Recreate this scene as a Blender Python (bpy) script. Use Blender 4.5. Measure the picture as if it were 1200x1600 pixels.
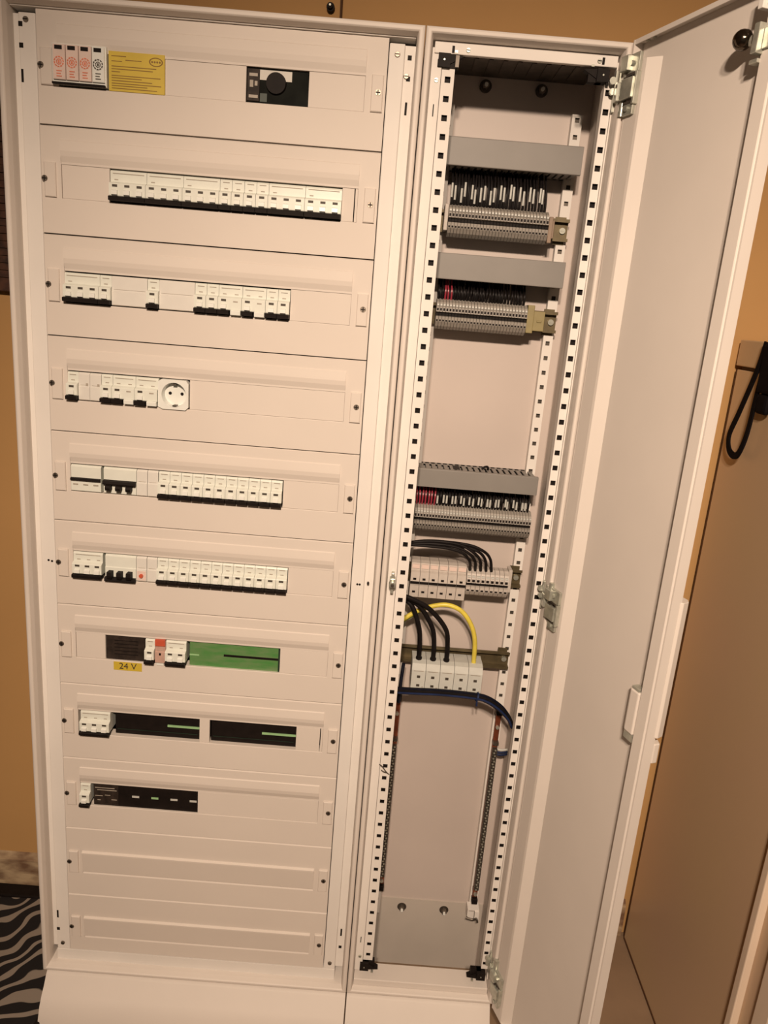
import bpy, math, random
from mathutils import Matrix, Vector
random.seed(7)
scene = bpy.context.scene
C = scene.collection
for o in list(bpy.data.objects): bpy.data.objects.remove(o, do_unlink=True)

# ------------------------------------------------------------------ camera
cd = bpy.data.cameras.new('camera'); cam = bpy.data.objects.new('camera', cd); C.objects.link(cam)
cd.sensor_fit = 'VERTICAL'; cd.sensor_height = 32.0; cd.lens = 32.0 * 1174.9 / 1600.0
cd.clip_start = 0.02
R0 = (0.99676, 0.016067, 0.078818); R1 = (0.080275, -0.261057, -0.96198); R2 = (0.005119, 0.96519, -0.261501)
cam.matrix_world = Matrix(((R0[0], -R1[0], -R2[0], 0.5397), (R0[1], -R1[1], -R2[1], -1.1955), (R0[2], -R1[2], -R2[2], 1.282), (0, 0, 0, 1)))
scene.camera = cam

# ------------------------------------------------------------------ world, lights, exposure
w = bpy.data.worlds.new('room_light'); scene.world = w; w.use_nodes = True
w.node_tree.nodes['Background'].inputs[0].default_value = (1.0, 0.80, 0.62, 1)
w.node_tree.nodes['Background'].inputs[1].default_value = 0.085
def lamp(x, y, z, energy, radius, aim, angle, col=(1.0, 0.77, 0.585)):
    l = bpy.data.lights.new('ceiling_spot', 'SPOT'); l.energy = energy; l.shadow_soft_size = radius; l.color = col
    l.spot_size = math.radians(angle); l.spot_blend = 1.0
    o = bpy.data.objects.new('ceiling_spot', l); o.location = (x, y, z); C.objects.link(o)
    o.rotation_euler = (Vector(aim) - Vector((x, y, z))).to_track_quat('-Z', 'Y').to_euler(); return o
lamp(0.40, -1.92, 2.03, 141, 0.04, (0.86, 0.0, 0.38), 90)
lamp(0.54, -1.88, 2.05, 122, 0.04, (0.86, 0.0, 0.38), 90)
scene.view_settings.view_transform = 'Standard'; scene.view_settings.look = 'None'
scene.view_settings.gamma = 1.0; scene.view_settings.use_curve_mapping = False
scene.view_settings.exposure = 0.0

# ------------------------------------------------------------------ materials
def mat(name, col, rough=0.5, metal=0.0, var=0.04, scale=18.0, bump=0.0, col2=None, spec=0.5, stretch=None, bumpscale=None):
    m = bpy.data.materials.new(name); m.use_nodes = True
    nt = m.node_tree; b = nt.nodes['Principled BSDF']
    tc = nt.nodes.new('ShaderNodeTexCoord'); n = nt.nodes.new('ShaderNodeTexNoise')
    n.inputs['Scale'].default_value = scale; n.inputs['Detail'].default_value = 4
    mp = nt.nodes.new('ShaderNodeMapping'); mp.inputs['Scale'].default_value = stretch or (1, 1, 1)
    nt.links.new(tc.outputs['Object'], mp.inputs[0]); nt.links.new(mp.outputs[0], n.inputs['Vector'])
    r = nt.nodes.new('ShaderNodeValToRGB')
    lo = [c * (1 - var) for c in col]; hi = [min(1, c * (1 + var)) for c in col] if col2 is None else col2
    r.color_ramp.elements[0].position = 0.35; r.color_ramp.elements[1].position = 0.65
    r.color_ramp.elements[0].color = (*lo, 1); r.color_ramp.elements[1].color = (*hi, 1)
    nt.links.new(n.outputs['Fac'], r.inputs[0]); nt.links.new(r.outputs[0], b.inputs['Base Color'])
    b.inputs['Roughness'].default_value = rough; b.inputs['Metallic'].default_value = metal
    b.inputs['Specular IOR Level'].default_value = spec
    if bump:
        n2 = nt.nodes.new('ShaderNodeTexNoise'); n2.inputs['Scale'].default_value = bumpscale or scale * 8
        nt.links.new(mp.outputs[0], n2.inputs['Vector'])
        bp = nt.nodes.new('ShaderNodeBump'); bp.inputs['Strength'].default_value = bump; bp.inputs['Distance'].default_value = 0.002
        nt.links.new(n2.outputs['Fac'], bp.inputs['Height']); nt.links.new(bp.outputs[0], b.inputs['Normal'])
    return m
def S(r, g, b):   # sRGB 0..255 to linear
    return tuple(((c / 255) / 12.92 if c / 255 <= 0.04045 else ((c / 255 + 0.055) / 1.055) ** 2.4) for c in (r, g, b))
M = {}
M['powder'] = mat('white_powder_coat', (0.67, 0.62, 0.57), 0.55, spec=0.35, var=0.015, scale=9, bump=0.03, bumpscale=900)
M['plastic'] = mat('cover_plastic', (0.655, 0.60, 0.545), 0.62, spec=0.3, var=0.015, scale=6)
M['frame'] = mat('frame_white', (0.74, 0.71, 0.67), 0.6, spec=0.3, var=0.02, scale=12)
M['back'] = mat('back_panel_paint', (0.53, 0.465, 0.425), 0.5, var=0.03, scale=5)
M['lower'] = mat('galvanised_plate', (0.49, 0.445, 0.395), 0.6, spec=0.2, var=0.03, scale=12)
M['breaker'] = mat('breaker_plastic', (0.72, 0.745, 0.68), 0.35, var=0.02, scale=40)
M['module'] = mat('module_plastic', (0.70, 0.685, 0.64), 0.35, var=0.02, scale=40)
M['toggle'] = mat('toggle_plastic', (0.76, 0.78, 0.74), 0.3, var=0.02, scale=60)
M['black'] = mat('black_plastic', (0.010, 0.007, 0.006), 0.6, var=0.2, scale=60, spec=0.15)
M['mark'] = mat('printed_mark', (0.05, 0.04, 0.03), 0.6, var=0.1, scale=60)
M['greymark'] = mat('grey_print', (0.36, 0.32, 0.27), 0.6, var=0.1, scale=60)
M['darkdev'] = mat('dark_device_plastic', (0.028, 0.020, 0.016), 0.6, var=0.3, scale=90, spec=0.2)
M['display'] = mat('display_glass', (0.010, 0.011, 0.009), 0.7, var=0.3, scale=30, spec=0.08)
M['paper'] = mat('paper_white', (0.62, 0.60, 0.55), 0.7, var=0.04, scale=30)
M['yellow'] = mat('yellow_label', (0.58, 0.43, 0.045), 0.5, var=0.05, scale=30)
M['brownink'] = mat('brown_ink', (0.22, 0.12, 0.02), 0.6, var=0.1, scale=50)
M['red'] = mat('red_print', (0.68, 0.20, 0.11), 0.5, var=0.1, scale=80)
M['pink'] = mat('pink_face', (0.70, 0.56, 0.50), 0.5, var=0.05, scale=50)
M['redmod'] = mat('red_plastic', (0.55, 0.10, 0.05), 0.4, var=0.1, scale=60)
M['salmon'] = mat('salmon_plastic', (0.50, 0.33, 0.27), 0.4, var=0.08, scale=60)
M['green'] = mat('green_plastic', (0.085, 0.27, 0.07), 0.35, var=0.15, scale=25, col2=(0.14, 0.24, 0.10), stretch=(1, 1, 4))
M['palegreen'] = mat('pale_green_plastic', (0.30, 0.52, 0.26), 0.5, var=0.08, scale=50)
M['darkgreen'] = mat('dark_green_plastic', (0.012, 0.03, 0.018), 0.5, var=0.2, scale=50)
M['duct'] = mat('grey_duct_plastic', (0.22, 0.208, 0.192), 0.5, var=0.03, scale=20)
M['term'] = mat('terminal_grey', (0.29, 0.268, 0.238), 0.5, var=0.06, scale=120)
M['termlight'] = mat('terminal_beige', (0.50, 0.455, 0.41), 0.5, var=0.05, scale=90)
M['termwhite'] = mat('terminal_white', (0.53, 0.545, 0.51), 0.45, var=0.04, scale=60)
M['clampyel'] = mat('end_clamp_ochre', (0.27, 0.225, 0.10), 0.5, var=0.06, scale=60)
M['clampbrown'] = mat('end_clamp_tan', (0.26, 0.185, 0.13), 0.5, var=0.06, scale=60)
M['brass'] = mat('chromated_steel', (0.125, 0.10, 0.055), 0.42, metal=0.5, var=0.15, scale=60)
M['steel'] = mat('zinc_steel', (0.46, 0.47, 0.41), 0.34, metal=0.6, var=0.15, scale=90)
M['darksteel'] = mat('dark_steel', (0.10, 0.085, 0.07), 0.45, metal=0.6, var=0.2, scale=60)
M['knob'] = mat('polished_dark_steel', (0.10, 0.08, 0.06), 0.16, metal=0.95, var=0.1, scale=30)
M['screw'] = mat('screw_steel', (0.20, 0.17, 0.14), 0.4, metal=0.7, var=0.2, scale=120)
M['copper'] = mat('aged_copper', (0.20, 0.055, 0.025), 0.45, metal=0.5, var=0.3, scale=60)
M['wire'] = mat('black_wire', (0.009, 0.007, 0.007), 0.5, var=0.2, scale=60, spec=0.15)
M['sleeve'] = mat('white_wire_sleeve', (0.52, 0.53, 0.50), 0.45, var=0.08, scale=80)
M['redwire'] = mat('red_wire', (0.30, 0.03, 0.05), 0.4, var=0.1, scale=60)
M['bluewire'] = mat('blue_wire', (0.012, 0.022, 0.07), 0.5, var=0.2, scale=60, spec=0.2)
M['darkblue'] = mat('dark_blue_wire', (0.005, 0.006, 0.014), 0.5, var=0.2, scale=60, spec=0.15)
M['yelwire'] = mat('yellow_wire', (0.70, 0.58, 0.08), 0.4, var=0.08, scale=60)
M['yelgreen'] = mat('yellow_green_wire', (0.60, 0.52, 0.10), 0.4, var=0.1, scale=40, col2=(0.10, 0.20, 0.05))
M['wall'] = mat('ochre_wall_paint', (0.52, 0.30, 0.115), 0.8, var=0.05, scale=2.2, bump=0.05, bumpscale=120)
M['ceil'] = mat('ceiling_paint', (0.75, 0.68, 0.58), 0.9, var=0.02, scale=3)
M['floor'] = mat('brown_floor', (0.24, 0.165, 0.105), 0.55, var=0.12, scale=7, bump=0.05)
M['stone'] = mat('mottled_plaster', (0.20, 0.11, 0.06), 0.85, var=0.2, scale=16, col2=(0.48, 0.36, 0.22), bump=0.3, bumpscale=40, stretch=(1, 1, 2.5))
M['brownpanel'] = mat('brown_laminate', (0.60, 0.425, 0.285), 0.35, var=0.06, scale=1.6, col2=(0.56, 0.42, 0.25))
M['trim'] = mat('beige_trim', (0.70, 0.58, 0.46), 0.4, var=0.04, scale=5)
M['darkgap'] = mat('dark_brown', (0.08, 0.035, 0.012), 0.7, var=0.1, scale=30)
M['picture'] = mat('woven_brown', (0.045, 0.018, 0.010), 0.7, var=0.3, scale=60, col2=(0.09, 0.035, 0.018))
M['strap'] = mat('black_strap', (0.006, 0.005, 0.006), 0.8, spec=0.08, var=0.2, scale=60)
def zebra():
    m = bpy.data.materials.new('zebra_rug_pile'); m.use_nodes = True; nt = m.node_tree; b = nt.nodes['Principled BSDF']
    tc = nt.nodes.new('ShaderNodeTexCoord'); mp = nt.nodes.new('ShaderNodeMapping'); mp.inputs['Rotation'].default_value = (0, 0, 0.9)
    wv = nt.nodes.new('ShaderNodeTexWave'); wv.inputs['Scale'].default_value = 8.5; wv.inputs['Distortion'].default_value = 13.0
    wv.inputs['Detail'].default_value = 1.2; wv.inputs['Detail Scale'].default_value = 1.1
    r = nt.nodes.new('ShaderNodeValToRGB'); r.color_ramp.elements[0].position = 0.66; r.color_ramp.elements[1].position = 0.75
    r.color_ramp.elements[0].color = (0.008, 0.006, 0.006, 1); r.color_ramp.elements[1].color = (0.27, 0.23, 0.19, 1)
    nt.links.new(tc.outputs['Object'], mp.inputs[0]); nt.links.new(mp.outputs[0], wv.inputs[0]); nt.links.new(wv.outputs['Fac'], r.inputs[0])
    nt.links.new(r.outputs[0], b.inputs['Base Color']); b.inputs['Roughness'].default_value = 0.95
    return m
M['zebra'] = zebra()

# ------------------------------------------------------------------ helpers
class B:
    """collects shapes; build() links them as one mesh object"""
    def __init__(s): s.v = []; s.f = []; s.m = []
    def quadmesh(s, vs, fs, m=0):
        n = len(s.v); s.v += [tuple(a) for a in vs]
        for f in fs: s.f.append([n + i for i in f]); s.m.append(m)
        return s
    def box(s, x0, x1, y0, y1, z0, z1, m=0, c=0.0):
        if x1 < x0: x0, x1 = x1, x0
        if y1 < y0: y0, y1 = y1, y0
        if z1 < z0: z0, z1 = z1, z0
        if c <= 0:
            vs = [(x, y, z) for x in (x0, x1) for y in (y0, y1) for z in (z0, z1)]
            return s.quadmesh(vs, [(0, 1, 3, 2), (4, 6, 7, 5), (0, 4, 5, 1), (2, 3, 7, 6), (0, 2, 6, 4), (1, 5, 7, 3)], m)
        # front (low y) edges chamfered
        c = min(c, (x1 - x0) * .45, (z1 - z0) * .45, (y1 - y0) * .8)
        a = [(x0 + c, y0, z0 + c), (x1 - c, y0, z0 + c), (x1 - c, y0, z1 - c), (x0 + c, y0, z1 - c)]
        b = [(x0, y0 + c, z0), (x1, y0 + c, z0), (x1, y0 + c, z1), (x0, y0 + c, z1)]
        d = [(x0, y1, z0), (x1, y1, z0), (x1, y1, z1), (x0, y1, z1)]
        fs = [(0, 1, 2, 3)]
        for i in range(4):
            j = (i + 1) % 4; fs += [(i, i + 4, j + 4, j), (i + 4, i + 8, j + 8, j + 4)]
        fs.append((11, 10, 9, 8))
        return s.quadmesh(a + b + d, fs, m)
    def prof(s, pts, x0, x1, m=0):
        """closed (y,z) polygon extruded along x"""
        n = len(pts); vs = [(x0, y, z) for y, z in pts] + [(x1, y, z) for y, z in pts]
        fs = [(i, (i + 1) % n, n + (i + 1) % n, n + i) for i in range(n)] + [tuple(range(n))[::-1], tuple(range(n, 2 * n))]
        return s.quadmesh(vs, fs, m)
    def profz(s, pts, z0, z1, m=0):
        """closed (x,y) polygon extruded along z"""
        n = len(pts); vs = [(x, y, z0) for x, y in pts] + [(x, y, z1) for x, y in pts]
        fs = [(i, (i + 1) % n, n + (i + 1) % n, n + i) for i in range(n)] + [tuple(range(n))[::-1], tuple(range(n, 2 * n))]
        return s.quadmesh(vs, fs, m)
    def cyl(s, p, q, r, n=12, m=0, r2=None):
        p = Vector(p); q = Vector(q); d = (q - p).normalized()
        u = d.orthogonal().normalized(); w_ = d.cross(u); r2 = r if r2 is None else r2
        vs = [];
        for k in range(n):
            a = 2 * math.pi * k / n; e = u * math.cos(a) + w_ * math.sin(a); vs.append(p + e * r)
        for k in range(n):
            a = 2 * math.pi * k / n; e = u * math.cos(a) + w_ * math.sin(a); vs.append(q + e * r2)
        fs = [(k, (k + 1) % n, n + (k + 1) % n, n + k) for k in range(n)] + [tuple(range(n))[::-1], tuple(range(n, 2 * n))]
        return s.quadmesh(vs, fs, m)
    def tube(s, pts, r, n=8, m=0, sub=6):
        P = [Vector(p) for p in pts]
        if sub > 1 and len(P) > 2:
            Q = [P[0] * 2 - P[1]] + P + [P[-1] * 2 - P[-2]]; out = []
            for i in range(1, len(Q) - 2):
                a, b, c, d = Q[i - 1], Q[i], Q[i + 1], Q[i + 2]
                for k in range(sub):
                    t = k / sub
                    out.append(0.5 * ((2 * b) + (c - a) * t + (2 * a - 5 * b + 4 * c - d) * t * t + (3 * b - a - 3 * c + d) * t ** 3))
            out.append(P[-1]); P = out
        base = len(s.v); prev = None; N = len(P)
        for i, p in enumerate(P):
            d = (P[min(i + 1, N - 1)] - P[max(i - 1, 0)]).normalized()
            u = d.orthogonal().normalized() if prev is None else (prev - d * prev.dot(d)).normalized()
            prev = u; w_ = d.cross(u)
            for k in range(n):
                a = 2 * math.pi * k / n; s.v.append(tuple(p + (u * math.cos(a) + w_ * math.sin(a)) * r))
        for i in range(N - 1):
            for k in range(n):
                s.f.append([base + i * n + k, base + i * n + (k + 1) % n, base + (i + 1) * n + (k + 1) % n, base + (i + 1) * n + k]); s.m.append(m)
        s.f.append([base + k for k in range(n)][::-1]); s.m.append(m)
        s.f.append([base + (N - 1) * n + k for k in range(n)]); s.m.append(m)
        return s
    def ball(s, c, r, sy=1.0, n=12, m=0):
        c = Vector(c); base = len(s.v); h = n // 2
        for i in range(h + 1):
            t = math.pi * i / h
            for k in range(n):
                a = 2 * math.pi * k / n
                s.v.append((c.x + r * math.sin(t) * math.cos(a), c.y - r * sy * math.cos(t), c.z + r * math.sin(t) * math.sin(a)))
        for i in range(h):
            for k in range(n):
                s.f.append([base + i * n + k, base + i * n + (k + 1) % n, base + (i + 1) * n + (k + 1) % n, base + (i + 1) * n + k]); s.m.append(m)
        return s
    def mesh(s, name, mats, off=(0, 0, 0)):
        me = bpy.data.meshes.new(name)
        me.from_pydata([(a - off[0], b - off[1], c - off[2]) for a, b, c in s.v], [], s.f)
        if not isinstance(mats, (list, tuple)): mats = [mats]
        for m in mats: me.materials.append(m)
        for p, k in zip(me.polygons, s.m): p.material_index = k
        import bmesh
        bm = bmesh.new(); bm.from_mesh(me); bmesh.ops.recalc_face_normals(bm, faces=bm.faces[:]); bm.to_mesh(me); bm.free()
        return me
    def build(s, name, mats, parent=None, smooth=False, bevel=0.0, loc=None):
        """world coordinates in; the object is placed relative to its thing"""
        off = root_loc(parent) if parent else (loc or (0, 0, 0))
        me = s.mesh(name, mats, off)
        if smooth: smoothen(me)
        o = bpy.data.objects.new(name, me); C.objects.link(o)
        if parent: o.parent = parent
        else: o.location = off
        if bevel:
            b = o.modifiers.new('bevel', 'BEVEL'); b.width = bevel; b.segments = 2; b.limit_method = 'ANGLE'; b.angle_limit = math.radians(35)
        return o
def smoothen(me, ang=45):
    me.polygons.foreach_set('use_smooth', [True] * len(me.polygons))
    me.set_sharp_from_angle(angle=math.radians(ang))
def root_loc(o):
    v = Vector((0, 0, 0))
    while o: v = v + o.location; o = o.parent
    return tuple(v)
def tag(o, label, cat, group=None, kind=None):
    o['label'] = label
    if cat: o['category'] = cat
    if group: o['group'] = group
    if kind: o['kind'] = kind
    return o
def thing(name, label, cat, loc, group=None):
    o = bpy.data.objects.new(name, None); o.empty_display_size = 0.02; o.location = loc; C.objects.link(o)
    return tag(o, label, cat, group)
def put(name, me, parent, loc=(0, 0, 0)):
    o = bpy.data.objects.new(name, me); C.objects.link(o); o.parent = parent; o.location = loc; return o
def struct(o): o['kind'] = 'structure'; return o

FZ = -0.11      # floor
WY = 0.288      # back wall
ZT = 1.6610; ZB = -0.016; YF = -0.022
ORD = ['first', 'second', 'third', 'fourth', 'fifth', 'sixth', 'seventh', 'eighth', 'ninth', 'tenth', 'eleventh', 'twelfth', 'thirteenth', 'fourteenth']

# ================================================================== the setting
struct(B().box(-1.5, 2.4, WY, WY + .1, FZ, 2.6).build('wall_back', M['wall']))
struct(B().box(-1.6, -1.5, -3.0, WY, FZ, 2.6).build('wall_left', M['wall']))
struct(B().box(2.4, 2.5, -3.0, WY, FZ, 2.6).build('wall_right', M['wall']))
struct(B().box(-1.6, 2.5, -3.0, WY + .1, FZ - .05, FZ).build('floor', M['floor']))
struct(B().box(-1.6, 2.5, -3.0, WY + .1, 2.6, 2.65).build('ceiling', M['ceil']))
o = B().prof([(WY, FZ), (WY - .012, FZ), (WY - .014, FZ + .02), (WY - .011, -.03), (WY - .003, -.018), (WY, -.015)], -1.5, 1.19).build('baseboard_back', M['stone']); struct(o)

# zebra rug, left of the cabinets
b = B(); nx, ny = 40, 60
def rz(x, y): return FZ + .010 + .003 * math.sin(x * 23 + y * 9) * math.cos(y * 17)
x0, x1, y0, y1 = -1.0, -.042, -1.1, WY - .014
vs = [(x0 + (x1 - x0) * i / nx, y0 + (y1 - y0) * j / ny, rz(x0 + (x1 - x0) * i / nx, y0 + (y1 - y0) * j / ny)) for j in range(ny + 1) for i in range(nx + 1)]
fs = [(j * (nx + 1) + i, j * (nx + 1) + i + 1, (j + 1) * (nx + 1) + i + 1, (j + 1) * (nx + 1) + i) for j in range(ny) for i in range(nx)]
nv = len(vs); vs += [(x0, y0, FZ + .001), (x1, y0, FZ + .001), (x1, y1, FZ + .001), (x0, y1, FZ + .001)]
fs.append((nv + 3, nv + 2, nv + 1, nv))
b.quadmesh(vs, fs)
def skirt(ids, lo): pass
rt = thing('zebra_rug', 'black and pale zebra-striped rug on the floor left of the cabinets', 'rug', (-.5, -.4, FZ))
b.build('pile', M['zebra'], rt, smooth=True)
b2 = B()
b2.box(x0 - .006, x0 + .004, y0, y1, FZ + .0005, FZ + .012).box(x1 - .004, x1 + .006, y0, y1, FZ + .0005, FZ + .014)
b2.box(x0, x1, y1 - .035, y1 + .001, FZ + .0005, FZ + .016).box(x0, x1, y0 - .01, y0 + .006, FZ + .0005, FZ + .012)
b2.build('border', M['black'], rt, bevel=.003)

# woven wall hanging at the left, behind the cabinet
pt = thing('wall_hanging', 'dark brown woven panel hanging on the wall at the left edge, behind the cabinet', 'wall hanging', (-.36, WY, 1.25))
b = B(); fx0, fx1, fz0, fz1 = -.62, -.10, 1.255, 1.78
b.box(fx0, fx1, WY - .022, WY, fz0, fz0 + .025).box(fx0, fx1, WY - .022, WY, fz1 - .025, fz1)
b.box(fx0, fx0 + .025, WY - .022, WY, fz0 + .025, fz1 - .025).box(fx1 - .025, fx1, WY - .022, WY, fz0 + .025, fz1 - .025)
b.build('frame', M['picture'], pt, bevel=.002)
b = B()
for k in range(36):
    for j in range(16):
        zz = fz0 + .026 + k * .0131; xx = fx0 + .026 + j * .0293 + (k % 2) * .0; yy = WY - (.012 if (k + j) % 2 else .009)
        b.box(xx, xx + .0285, yy, WY - .002, zz, zz + .012)
w_ = b.build('weave', M['picture'], pt); w_['kind'] = 'stuff'

# thin cable and clip on the wall above
t = thing('wall_cable', 'thin brown cable running up the ochre wall above the left cabinet', 'cable', (.402, WY, 1.5))
B().tube([(.404, WY - .003, .9), (.403, WY - .003, 1.76), (.401, WY - .003, 1.95), (.402, WY - .003, 2.59)], .0024, n=6).build('lead', M['darkgap'], t, smooth=True)
t = thing('wall_plug', 'small black plug stuck in the wall above the left cabinet', 'plug', (.385, WY, 1.77))
b = B(); b.cyl((.385, WY, 1.772), (.385, WY - .012, 1.772), .007, 12).cyl((.385, WY - .012, 1.772), (.385, WY - .020, 1.772), .0045, 12)
b.build('body', M['black'], t, smooth=True); B().cyl((.385, WY - .020, 1.772), (.385, WY - .022, 1.772), .0018, 8).build('pin', M['steel'], t)

# brown furniture at the right
WX = 1.196
t = thing('tall_brown_cupboard', 'tall smooth brown cupboard side standing against the wall at the right', 'cupboard', (1.5, .05, FZ))
B().box(WX, 1.75, -.186, .268, FZ + .001, 1.222).build('side_panel', M['brownpanel'], t, bevel=.001)
B().box(WX - .003, 1.76, -.195, .272, 1.229, 1.277).build('top_board', M['brownpanel'], t, bevel=.002)
B().box(WX + .006, 1.74, -.18, .262, 1.221, 1.230).build('shadow_joint', M['darkgap'], t)
B().box(WX - .0, WX + .02, .268, .274, FZ + .001, 1.222).box(WX - .0015, WX + .004, -.18, .268, FZ + .0005, FZ + .006).build('gap_strip', M['darkgap'], t)  # dark strips stand in for the shaded gaps along wall and floor
B().box(WX - .010, WX + .03, -.204, -.187, FZ + .001, 1.222).build('front_trim', M['trim'], t, bevel=.002)
B().box(WX + .002, 1.75, -.245, -.204, FZ + .001, 1.222).build('door_frame', M['brownpanel'], t, bevel=.001)
B().box(WX - .006, 1.75, -.285, -.246, FZ + .001, 1.222).build('front_door', M['trim'], t, bevel=.003)
t = thing('black_strap', 'black strap loop hanging down on the brown cupboard side', 'strap', (1.185, .17, 1.27))
b = B()
def ribbon(b, pts, w, th):
    P = [Vector(p) for p in pts]; out = []
    Q = [P[0] * 2 - P[1]] + P + [P[-1] * 2 - P[-2]]
    for i in range(1, len(Q) - 2):
        a, b_, c, d = Q[i - 1], Q[i], Q[i + 1], Q[i + 2]
        for k in range(6):
            s_ = k / 6; out.append(0.5 * ((2 * b_) + (c - a) * s_ + (2 * a - 5 * b_ + 4 * c - d) * s_ * s_ + (3 * b_ - a - 3 * c + d) * s_ ** 3))
    out.append(P[-1]); vs = []; N = len(out)
    for i, p in enumerate(out):
        d = (out[min(i + 1, N - 1)] - out[max(i - 1, 0)]).normalized(); n_ = d.cross(Vector((1, 0, 0)))
        if n_.length < 1e-4: n_ = Vector((0, 1, 0))
        n_.normalize(); h = n_ * (w / 2); k = Vector((th / 2, 0, 0))
        vs += [p - h - k, p + h - k, p + h + k, p - h + k]
    fs = []
    for i in range(N - 1):
        for k in range(4): fs.append((4 * i + k, 4 * i + (k + 1) % 4, 4 * i + 4 + (k + 1) % 4, 4 * i + 4 + k))
    fs += [(3, 2, 1, 0), (4 * N - 4, 4 * N - 3, 4 * N - 2, 4 * N - 1)]
    b.quadmesh(vs, fs)
ribbon(b, [(1.184, .150, 1.277), (1.182, .160, 1.225), (1.180, .190, 1.15), (1.180, .212, 1.105), (1.181, .204, 1.078), (1.182, .180, 1.070), (1.181, .160, 1.082), (1.182, .148, 1.12), (1.184, .146, 1.19), (1.186, .140, 1.277)], .0125, .003)
b.build('loop', M['strap'], t, smooth=True)
B().box(1.178, 1.192, .085, .146, 1.19, 1.275).box(1.180, 1.192, .100, .138, 1.155, 1.19).build('pouch', M['strap'], t, bevel=.006)

# ================================================================== left cabinet
LX0, LX1 = -.0460, .5486
RX0, RX1 = .5500, .8370
YB = .150
def rim(b, x0, x1, z0, z1, prof):
    """sweep a (inset, y) polyline around the rectangle, mitred"""
    n = len(prof); vs = []
    for (cx, cz, sx, sz) in ((x0, z0, 1, 1), (x1, z0, -1, 1), (x1, z1, -1, -1), (x0, z1, 1, -1)):
        for (d, y) in prof: vs.append((cx + sx * d, y, cz + sz * d))
    fs = []
    for k in range(4):
        k2 = (k + 1) % 4
        for i in range(n): j = (i + 1) % n; fs.append((k * n + i, k2 * n + i, k2 * n + j, k * n + j))
    b.quadmesh(vs, fs)
left = thing('distribution_cabinet', 'wide white cabinet at the left with eleven covered rows of circuit breakers', 'electrical cabinet', ((LX0 + LX1) / 2, .05, ZB))
right = thing('distribution_cabinet', 'narrow white cabinet at the right standing open on terminals and cables', 'electrical cabinet', ((RX0 + RX1) / 2, .05, ZB))
RP = [(0, YB), (0, YF + .0035), (.001, YF + .0012), (.0035, YF), (.0070, YF), (.0085, YF + .002), (.0105, YF + .012), (.0110, .002), (.0110, YB)]
for root, X0, X1 in ((left, LX0, LX1), (right, RX0, RX1)):
    b = B(); rim(b, X0, X1, ZB, ZT, RP if root is left else [(d_, min(y_, .02)) for d_, y_ in RP])
    if root is right: b.box(X0, X0 + .0080, .02, YB, ZB, ZT).box(X1 - .0080, X1, .02, YB, ZB, ZT).box(X0 + .0080, X1 - .0080, .02, YB, ZT - .0030, ZT)
    b.build('housing', M['powder'], root, bevel=.0006)
# back plates
B().box(LX0 + .001, LX1 - .001, YB, YB + .003, ZB, ZT).build('back_plate', M['back'], left)
B().box(RX0 + .001, RX1 - .001, YB, YB + .003, -.1085, ZT).build('back_plate', M['back'], right)
B().box(RX0 + .009, RX1 - .009, YB - .0022, YB - .0002, -.1085, .064).build('gland_plate', M['lower'], right)
# left frame rails beside the covers
def screw(b, x, y, z, r=.0042, m=0, ms=1):
    b.cyl((x, y, z), (x, y - .0022, z), r, 12, m, r * .8); b.box(x - r * .75, x + r * .75, y - .0026, y - .0020, z - .0006, z + .0006, ms)
for (a, c_, yy) in ((-.0245, -.0002, .0), (.5004, .5225, .0)):
    B().box(a, c_, yy, yy + .02, .018, 1.642).build('cover_rail', M['frame'], left, bevel=.0015)
for (a, c_) in ((-.0350, -.0245), (.5225, .5376)):
    B().box(a, c_, .008, .02, .018, 1.642).build('side_rail', M['frame'], left)
b = B()
for x, z in ((-.0138, 1.633), (.5122, 1.6279), (.5268, 1.603), (-.0138, .032), (.512, .032)): screw(b, x, 0 if x < .52 else .008, z)
b.build('frame_screw', [M['screw'], M['black']], left)
b = B()
for z in (1.627, 1.60, 1.5611, .10, .065):
    for x in (.5298, -.0215):
        hh = .0085 if abs(z - 1.5611) < .01 or z == .10 else .0032
        b.box(x - .0016 * (1 if hh > .004 else 1.8), x + .0016 * (1 if hh > .004 else 1.8), (.0078 if x > .4 else -.0004), .012, z - hh, z + hh)
b.build('frame_slots', M['black'], left)
b = B()
for x, z in ((.5110, .8281), (.5150, .8281), (.5290, .8306), (-.0118, .8273), (-.0060, .826)): b.cyl((x, .006, z), (x, -.0006, z), .0019, 8)
b.build('drill_holes', M['black'], left)
B().box(LX0 + .012, LX1 - .012, -.004, .02, ZT - .0125, ZT - .010).build('cross_rail', M['frame'], left)
B().box(-.0245, .5225, -.0012, .02, -.0052, .0174).build('cross_rail', M['frame'], left)
# dark sheet put behind the covers to stand in for interior shade
B().box(LX0 + .014, LX1 - .014, .092, .095, .02, ZT - .014).build('interior_shade', M['darksteel'], left)

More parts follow.
